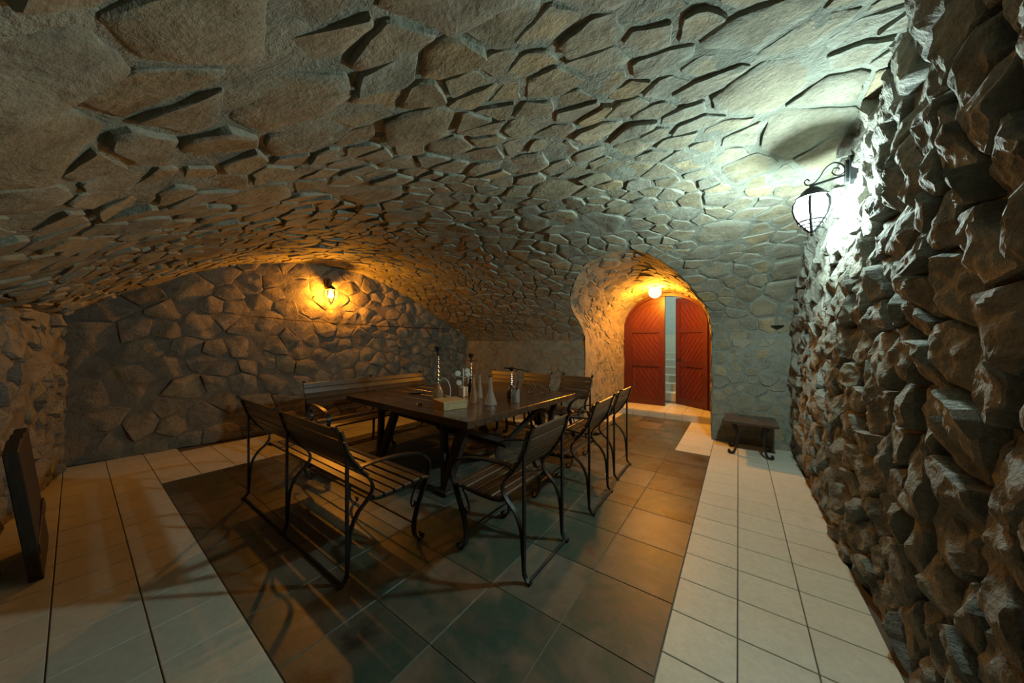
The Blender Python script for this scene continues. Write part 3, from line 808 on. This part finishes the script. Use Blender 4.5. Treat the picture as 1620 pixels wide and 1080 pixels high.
MB().lathe([(0.11 * math.sin(math.pi * k / 20), -0.11 * math.cos(math.pi * k / 20)) for k in range(21)], n=28).obj('globe', glow_mat('globe_glass', (1.0, 0.72, 0.36), 1.5, 0.8), gl, True)
MB().lathe([(0.05, 0.09), (0.075, 0.115), (0.08, 0.17), (0.0, 0.17)], n=24).obj('mount', 'iron_b', gl, True)
point_light('bulb_light', gl, (0, 0, -0.02), GLOBE_W, GLOBE_C, 0.04)
sl = empty('stair_lamp', (-1.2, 8.4, 3.83)); tag(sl, 'flush white ceiling lamp over the staircase behind the door', 'lamp')
MB().lathe([(0.12, 0.02), (0.13, -0.01), (0.09, -0.05), (0.0, -0.06)], n=20).obj('shade', glow_mat('stair_glass', (0.9, 1, 0.95), 2.0, 0.8), sl, True)
MB().lathe([(0.14, 0.025), (0.14, 0.012), (0.0, 0.012)], n=20).obj('base', 'pale', sl)
point_light('bulb_light', sl, (0, 0, -0.1), STAIR_W, STAIR_C, 0.06)

# ------------------------------------------------------------------ cast iron and slat furniture
STILE = [(-0.085, 0.918), (-0.068, 0.925), (-0.045, 0.87), (-0.005, 0.75), (0.07, 0.635), (0.14, 0.56), (0.158, 0.50), (0.125, 0.445), (0.065, 0.39), (0.022, 0.30), (0.008, 0.16), (-0.002, 0.05), (-0.03, 0.014), (-0.05, 0.012)]
ARM = [(0.045, 0.655), (0.18, 0.663), (0.38, 0.648), (0.52, 0.612), (0.59, 0.548), (0.585, 0.46), (0.545, 0.36), (0.50, 0.26), (0.468, 0.16), (0.466, 0.075), (0.49, 0.022), (0.522, 0.014), (0.535, 0.036), (0.518, 0.048)]
LEG = [(0.56, 0.43), (0.545, 0.36), (0.50, 0.26), (0.468, 0.16), (0.466, 0.075), (0.49, 0.022), (0.522, 0.014), (0.535, 0.036), (0.518, 0.048)]
def p2(c, k=5): return [(p.x, p.z) for p in crom([(a, 0, b) for a, b in c], k)]
STILE_P = p2(STILE)
STILE_F = p2(STILE, 40)
def stile_at(z):
    i = min((k for k, p in enumerate(STILE_F) if p[1] > 0.5 and k > 40), key=lambda k: abs(STILE_F[k][1] - z)); best = STILE_F[i]
    a, b = STILE_F[i - 1], STILE_F[i + 1]; t = Vector((a[0] - b[0], a[1] - b[1])).normalized(); return best, t
def seat_furniture(name, frames, arms):
    t = empty(name); W2 = 0.014
    for y in frames:
        e = 1 if y in arms else 0
        MB().strap(STILE_P, y - W2, y + W2, 0.011).obj('back_stile', 'iron', t)
        MB().strap([(0.0, 0.765), (0.0, 0.40), (0.0, 0.04)], y - 0.011, y + 0.011, 0.014).obj('rear_leg', 'iron', t)
        if e: MB().strap(p2(ARM), y - 0.02, y + 0.02, 0.011).obj('arm_and_front_leg', 'iron', t)
        else: MB().strap(p2(LEG), y - W2, y + W2, 0.011).obj('front_leg', 'iron', t)
        MB().strap(p2([(0.14, 0.445), (0.20, 0.425), (0.35, 0.42), (0.50, 0.432), (0.575, 0.425)]), y - W2, y + W2, 0.012).obj('seat_rail', 'iron', t)
        MB().strap(p2([(0.50, 0.415), (0.46, 0.36), (0.44, 0.30), (0.455, 0.26), (0.475, 0.285), (0.46, 0.30)], 4), y - 0.006, y + 0.006, 0.007).obj('seat_bracket', 'iron', t)
    y0, y1 = frames[0], frames[-1]
    MB().tube([(-0.03, y0, 0.012), (-0.03, y1, 0.012)], 0.009, 8).obj('floor_rod', 'iron', t)
    MB().tube([(0.468, y0, 0.14), (0.468, y1, 0.14)], 0.008, 8).obj('stretcher', 'iron', t)
    L = y1 - y0 + 0.05; ym = (y0 + y1) / 2
    for i in range(6):
        u = 0.185 + i * 0.071; z = 0.436 + 0.010 * ((i - 2.2) / 2.5) ** 2 - (0.012 if i == 5 else 0)
        rot = Matrix.Rotation(0.10 if i == 0 else (0.22 if i == 5 else 0.0), 3, 'Y')
        MB().cbox((u, ym, z + 0.005), (0.060, L, 0.019), 0.004, rot).obj('seat_slat', 'chairw', t)
    for i in range(5):
        (u, z), d = stile_at((0.612, 0.668, 0.731, 0.797, 0.865)[i]); nx, nz = -d.y, d.x
        if nx < 0: nx, nz = -nx, -nz
        rot = Matrix((Vector((nx, 0, nz)), Vector((0, 1, 0)), Vector((d.x, 0, d.y)))).transposed()
        MB().cbox((u + nx * 0.014, ym, z + nz * 0.014), (0.018, L, 0.064), 0.004, rot).obj('back_slat', 'chairw', t)
    return t
chair0 = seat_furniture('garden_armchair', (-0.245, 0.245), (-0.245, 0.245))
bench0 = seat_furniture('garden_bench', (-0.885, 0.0, 0.885), (-0.885, 0.885))
def place(proto, first, x, y, rz, label, cat, group):
    o = proto if first else copy_tree(proto)
    o.location = (x, y, 0); o.rotation_euler = (0, 0, rz); tag(o, label, cat, group); return o
PI = math.pi; G = 'slatted iron armchairs around the table'
place(chair0, True, -1.02, 1.785, PI + 0.0, 'slatted wood and black iron armchair at the table corner, nearest the long bench', 'chair', G)
place(chair0, False, -1.0, 2.712, PI + 0.03, 'slatted wood and black iron armchair between two others along the table side by the passage', 'chair', G)
place(chair0, False, -1.045, 3.50, PI + 0.02, 'slatted wood and iron armchair last in the row of three towards the red door', 'chair', G)
place(chair0, False, -2.0, 4.42, -PI / 2 - 0.10, 'slatted armchair against the back wall side of the table, beside the passage arch', 'chair', G)
place(chair0, False, -2.68, 4.42, -PI / 2 - 0.06, 'slatted armchair at the back of the table, middle one of three, behind the wire ornament', 'chair', G)
place(chair0, False, -3.38, 4.42, -PI / 2, 'slatted armchair at the back of the table, partly hidden behind the glass flask', 'chair', G)
place(bench0, True, -2.73, 0.925, PI / 2, 'long slatted bench with its back to the open floor and three iron frames', 'bench', 'slatted iron benches')
place(bench0, False, -4.36, 2.57, 0.0, 'long slatted bench facing the table below the orange lantern on the fieldstone wall', 'bench', 'slatted iron benches')

# ------------------------------------------------------------------ table
TZ = 0.74
tb = empty('dining_table', (-1.84, 1.92, 0), math.radians(-2.6)); tag(tb, 'large dark brown wooden dining table with thick plank top', 'table')
TWX, TDY = 2.20, 1.95                                               # extends to -x and +y from the near corner
npl = 9
for i in range(npl):
    y0 = TDY * i / npl
    MB().cbox((-TWX / 2, y0 + TDY / npl / 2, TZ - 0.033), (TWX, TDY / npl - 0.0006, 0.066), 0.0035).obj('plank', 'tablew', tb)
for y in (0.30, TDY - 0.30): MB().cbox((-TWX / 2, y, TZ - 0.105), (TWX - 0.5, 0.06, 0.08), 0.004).obj('apron', 'beam', tb)
for x in (-0.36, -TWX + 0.66):
    MB().cbox((x, TDY / 2, TZ - 0.10), (0.09, TDY - 0.2, 0.07), 0.004).obj('cross_beam', 'beam', tb)
    for y, s in ((0.13, 1), (TDY - 0.13, -1)):
        MB().beam((x - 0.03, y - 0.05 * s, 0.0), (x - 0.03, y + 0.20 * s, TZ - 0.1), 0.075, 0.075, (1, 0, 0)).obj('leg', 'beam', tb)
        MB().beam((x - 0.22, y + 0.10 * s, TZ - 0.1), (x - 0.06, y - 0.02 * s, 0.05), 0.055, 0.06, (0, 1, 0)).obj('leg_brace', 'beam', tb)
        MB().beam((x + 0.16, y + 0.06 * s, TZ - 0.1), (x + 0.01, y + 0.0 * s, 0.16), 0.055, 0.06, (0, 1, 0)).obj('leg_brace', 'beam', tb)
        MB().cbox((x - 0.03, y - 0.05 * s, 0.02), (0.17, 0.11, 0.04), 0.006).obj('foot', 'beam', tb)
    MB().beam((x, 0.24, TZ - 0.16), (x - 0.02, TDY / 2 + 0.05, 0.24), 0.05, 0.05, (1, 0, 0)).obj('diagonal_brace', 'beam', tb)
    MB().beam((x, TDY - 0.24, TZ - 0.16), (x - 0.02, TDY / 2 - 0.05, 0.24), 0.05, 0.05, (1, 0, 0)).obj('diagonal_brace', 'beam', tb)
MB().beam((-0.36, TDY / 2, 0.24), (-TWX + 0.66, TDY / 2, 0.24), 0.07, 0.07).obj('stretcher', 'beam', tb)

# ------------------------------------------------------------------ things on the table
def on_table(px, py): x, y = ground(px, py, TZ); return (x, y, TZ)
def hookah(loc, label, h, glassm, hose_dir):
    t = empty('hookah', loc); tag(t, label, 'hookah', 'water pipes on the table')
    MB().lathe([(0.05, 0.0), (0.062, 0.01), (0.066, 0.05), (0.05, 0.10), (0.028, 0.14), (0.022, 0.17), (0.026, 0.18), (0.0, 0.18)], n=20).obj('water_vase', glassm, t, True)
    pr = [(0.018, 0.17)]
    z = 0.18
    while z < h - 0.12:
        pr += [(0.010, z), (0.010, z + 0.022), (0.020, z + 0.03), (0.020, z + 0.038)]; z += 0.05
    pr += [(0.008, z), (0.008, z + 0.03), (0.0, z + 0.03)]
    MB().lathe(pr, n=14).obj('stem', 'chrome', t, True)
    MB().lathe([(0.01, h - 0.10), (0.075, h - 0.095), (0.08, h - 0.088), (0.012, h - 0.085), (0.0, h - 0.085)], n=24).obj('ash_plate', 'chrome', t, True)
    MB().lathe([(0.012, h - 0.09), (0.02, h - 0.06), (0.034, h - 0.03), (0.036, h), (0.028, h), (0.0, h - 0.02)], n=16).obj('bowl', 'black', t, True)
    a = hose_dir; pts = [(0.02, 0, 0.20), (0.07, 0, 0.235), (0.12, 0, 0.21), (0.155, 0, 0.12), (0.15, 0, 0.03), (0.13, 0.02, 0.012), (0.05, 0.11, 0.012)]
    R = Matrix.Rotation(a, 3, 'Z')
    MB().tube([R @ p for p in crom(pts, 6)], 0.008, 8).obj('hose', 'hose', t, True)
    return t
hookah(on_table(693, 629), 'tall hookah with metal stem and black bowl behind the wooden box', 0.62, 'amber', 0.45)
x, y, z = on_table(735, 613); hookah((-2.95, 3.15, TZ), 'dark hookah standing further back between the tall hookah and the disc ornament', 0.52, 'black', 2.6)
# ornament with round discs
t = empty('disc_ornament', (-2.78, 2.83, TZ)); tag(t, 'pale stem ornament with four round discs on a square base', 'ornament')
MB().cbox((0, 0, 0.06), (0.085, 0.085, 0.12), 0.005).obj('base', 'pale', t)
st_ = MB().tube([(0, 0, 0.12), (0.0, 0.0, 0.35)], 0.008, 10)
st_.obj('stem', 'pale', t)
cd = Vector((0.7, -0.72, 0)).normalized(); sx = Vector((RT[0], RT[1], 0))
for du, dz, r in ((-0.07, 0.285, 0.036), (0.045, 0.32, 0.030), (0.055, 0.275, 0.034), (-0.055, 0.17, 0.034)):
    c = sx * du + Vector((0, 0, dz)); d0 = MB()
    nrm = Vector((-FW[0], -FW[1], 0.15)).normalized(); a_ = nrm.cross(Vector((0, 0, 1))).normalized(); b_ = nrm.cross(a_)
    vs = []
    for off, rr in ((-0.006, r), (0.006, r), (0.009, r * 0.8)):
        vs += [c + nrm * off + (a_ * math.cos(2 * PI * k / 18) + b_ * math.sin(2 * PI * k / 18)) * rr for k in range(18)]
    fs = [tuple(range(17, -1, -1)), tuple(range(36, 54))]
    for q in (0, 18):
        for k in range(18): fs.append((q + k, q + (k + 1) % 18, q + 18 + (k + 1) % 18, q + 18 + k))
    d0.add(vs, fs); ob = d0.obj('disc', 'pale', t)
    MB().tube([(0, 0, dz - 0.05), tuple(c * 0.9)], 0.004, 6).obj('twig', 'pale', ob)
def bottle(loc, prof, mat, label, name='bottle', cap=None):
    t = empty(name, loc); tag(t, label, 'bottle', 'glass bottles on the table')
    inner = [(max(r - 0.0035, 0.002), z + (0.006 if i == 0 else 0)) for i, (r, z) in enumerate(prof)]
    MB().lathe(prof + list(reversed(inner)) + [(0.0, inner[0][1])], n=24).obj('body', mat, t, True)
    if cap: MB().lathe(cap, n=16).obj('neck_ring', 'chrome', t, True)
    return t
bottle(on_table(749, 638), [(0.036, 0), (0.04, 0.01), (0.037, 0.08), (0.024, 0.17), (0.017, 0.22), (0.015, 0.30), (0.018, 0.305)], 'amber', 'tall narrow frosted amber glass bottle right beside the wooden box', 'decanter', [(0.019, 0.295), (0.021, 0.30), (0.019, 0.31), (0.0, 0.31)])
bottle(on_table(759, 630), [(0.03, 0), (0.034, 0.01), (0.032, 0.07), (0.02, 0.16), (0.014, 0.22), (0.013, 0.29), (0.016, 0.295)], 'glass', 'slender clear glass bottle standing behind the amber one', 'decanter', [(0.017, 0.285), (0.019, 0.29), (0.017, 0.30), (0.0, 0.30)])
bottle(on_table(776, 640), [(0.072, 0), (0.074, 0.006), (0.058, 0.05), (0.038, 0.11), (0.025, 0.17), (0.02, 0.23), (0.02, 0.305), (0.025, 0.31)], 'glass', 'clear glass flask with a wide conical foot and long neck', 'flask', [(0.026, 0.30), (0.028, 0.305), (0.026, 0.315), (0.0, 0.315)])
# hookah lying pipe behind the flask
x, y, z = on_table(800, 632)
t = empty('pipe_stand', (x, y + 0.12, TZ)); tag(t, 'dark beaded water pipe with a thin horizontal mouthpiece, between flask and tumbler', 'hookah', 'water pipes on the table')
MB().lathe([(0.05, 0), (0.058, 0.01), (0.06, 0.06), (0.04, 0.12), (0.02, 0.15), (0.0, 0.15)], n=20).obj('water_vase', 'black', t, True)
pr = [(0.014, 0.14)]
for k in range(7): pr += [(0.006, 0.15 + k * 0.025), (0.013, 0.157 + k * 0.025), (0.013, 0.163 + k * 0.025), (0.006, 0.172 + k * 0.025)]
MB().lathe(pr + [(0.0, 0.33)], n=12).obj('stem', 'chrome', t, True)
MB().lathe([(0.01, 0.325), (0.03, 0.345), (0.034, 0.37), (0.0, 0.36)], n=16).obj('bowl', 'black', t, True)
R0_ = Vector((RT[0], RT[1], 0))
MB().tube([tuple(-R0_ * 0.09 + Vector((0, 0, 0.365))), tuple(R0_ * 0.05 + Vector((0, 0, 0.352))), tuple(R0_ * 0.21 + Vector((0, 0, 0.325)))], [0.008, 0.007, 0.005], 8).obj('mouthpiece', 'black', t, True)
# tumbler with dark utensils
t = empty('utensil_jar', on_table(815, 636)); tag(t, 'straight clear glass jar holding dark tongs and sticks', 'jar')
MB().lathe([(0.048, 0), (0.05, 0.004), (0.05, 0.15), (0.0465, 0.15), (0.0465, 0.008), (0.0, 0.008)], n=24).obj('glass', 'glass', t, True)
for k, (a, b, c) in enumerate(((0.02, 0.01, 0.24), (-0.02, 0.02, 0.19), (0.0, -0.025, 0.17), (0.03, -0.02, 0.16))):
    MB().tube([(-a, -b, 0.012), (a * 1.6, b * 1.6, c)], 0.007, 7).obj('stick', 'black', t)
# wooden box
bx0 = ground(702, 650, TZ); bx1 = ground(739, 645, TZ)
ang = math.atan2(bx1[1] - bx0[1], bx1[0] - bx0[0]); Lb = math.hypot(bx1[0] - bx0[0], bx1[1] - bx0[1])
t = empty('wooden_box', (bx0[0], bx0[1], TZ), ang); tag(t, 'light brown wooden box with woven front lying near the table corner', 'box')
MB().cbox((Lb / 2, 0.13, 0.032), (Lb, 0.26, 0.064), 0.003).obj('body', 'box', t)
MB().cbox((Lb / 2, 0.13, 0.074), (Lb + 0.004, 0.264, 0.02), 0.003).obj('lid', 'box', t)
# dishes
def dish(loc, r, h, label, foot=True):
    t = empty('dish', loc); tag(t, label, 'dish', 'metal dishes on the table')
    b = 0.12 if foot else 0.0
    if foot: MB().lathe([(r * 0.55, 0), (r * 0.5, 0.008), (0.008, 0.02), (0.007, b - 0.008), (0.02, b), (0.0, b)], n=20).obj('foot', 'chrome', t, True)
    MB().lathe([(r * 0.6, b), (r, b + h), (r * 1.03, b + h + 0.002), (r * 0.97, b + h + 0.003), (r * 0.55, b + 0.005), (0.0, b + 0.005)], n=28).obj('plate', 'chrome', t, True)
    return t
x, y, z = on_table(660, 621); dish((x, y, TZ), 0.11, 0.012, 'shallow round metal tray lying left of the tall hookah', False)
dish(on_table(664, 640), 0.035, 0.02, 'tiny metal saucer in front of the hookah, beside the wooden box', False)
# wire ornament with wheels
t = empty('wire_ornament', (-2.16, 3.55, TZ), 0.5); tag(t, 'small dark wire ornament with spoked wheels near the far table edge', 'ornament')
for cx, r in ((-0.07, 0.042), (0.10, 0.03)):
    w = MB(); w.tube([(cx + r * math.cos(2 * PI * k / 24), 0, r + 0.004 + r * math.sin(2 * PI * k / 24)) for k in range(25)], 0.0065, 6)
    wo = w.obj('wheel', 'iron_b', t); sp = MB()
    for k in range(4): a = PI * k / 4; sp.tube([(cx - r * math.cos(a), 0, r + 0.004 - r * math.sin(a)), (cx + r * math.cos(a), 0, r + 0.004 + r * math.sin(a))], 0.003, 5)
    sp.obj('spokes', 'iron_b', wo)
MB().tube([(-0.07, 0, 0.046), (-0.02, 0, 0.105), (0.06, 0, 0.10), (0.10, 0, 0.034), (0.01, 0, 0.04), (-0.02, 0, 0.105)], 0.0065, 6).obj('frame', 'iron_b', t)
MB().tube([(0.06, 0, 0.10), (0.05, 0, 0.135), (0.0, 0.0, 0.15)], 0.0065, 6).obj('handlebar', 'iron_b', t)
MB().tube([(-0.02, 0, 0.105), (-0.035, 0, 0.135), (-0.07, 0, 0.14)], 0.007, 6).obj('saddle', 'iron_b', t)

# ------------------------------------------------------------------ small table by the right corner
t = empty('side_table', (0.12, 5.06, 0)); tag(t, 'low square dark wooden side table on curled iron legs in the corner', 'table')
for i in range(4): MB().cbox((0, -0.21 + i * 0.14, 0.412), (0.54, 0.1385, 0.028), 0.004).obj('top_board', 'tablew', t)
for s in (-1, 1):
    for q in (-1, 1):
        pth = p2([(-0.02, 0.40), (0.012, 0.33), (0.04, 0.24), (0.035, 0.15), (0.02, 0.07), (0.0, 0.022), (-0.035, 0.013), (-0.05, 0.032), (-0.036, 0.046)])
        lg = MB().strap(pth, -0.02, 0.02, 0.024).obj('leg', 'iron', t); lg.location = (s * 0.17, q * 0.17, 0); lg.rotation_euler = (0, 0, 0 if s < 0 else PI)
    MB().cbox((s * 0.17, 0, 0.386), (0.04, 0.44, 0.024), 0.003).obj('top_rail', 'iron', t)
MB().tube([(-0.17, 0, 0.386), (0.17, 0, 0.386)], 0.008, 8).obj('stretcher', 'iron', t)

# ------------------------------------------------------------------ small things on the walls
t = empty('wall_fixture', (0.426, 5.56, 1.62)); tag(t, 'small dark bowl-shaped iron fixture on the pale stone wall above the side table', 'fixture')
MB().lathe([(0.012, -0.025), (0.06, 0.0), (0.075, 0.02), (0.07, 0.02), (0.0, 0.0)], (0, -0.05, 0), 20).obj('bowl', 'iron', t, True)
MB().box((0, 0.0, 0.0), (0.04, 0.08, 0.03)).obj('bracket', 'iron', t)
cb = [];
for i in range(25):
    y = 1.56 + (4.9 - 1.56) * i / 24; w = i / 24
    cb.append(Vector((-6.19 + 0.16 * y, y, 1.80 - 0.07 * w + 0.006 * math.sin(i * 1.3) - 0.03 * math.sin(PI * w))) + LN * 0.085)
tag(MB().tube(cb, 0.006, 6).obj('cable', 'cable', None, True), 'thin black cable strung across the fieldstone wall under the orange lantern', 'cable')
t = empty('leaning_board', (-3.95, -0.12, 0)); tag(t, 'dark broad wooden board leaning against the rough wall beside the bench', 'board')
rot = Matrix.Rotation(math.radians(10), 3, 'X')
rot = Matrix.Rotation(math.radians(12), 3, 'Y') @ Matrix.Rotation(math.radians(5), 3, 'X')
for i in range(3): MB().cbox((0.18 + 0.20 * i, -0.045, 0.42), (0.199, 0.05, 0.84), 0.004, rot).obj('plank', 'beam', t)
MB().cbox((0.34, -0.006, 0.25), (0.56, 0.02, 0.07), 0.003, rot).obj('batten', 'beam', t)
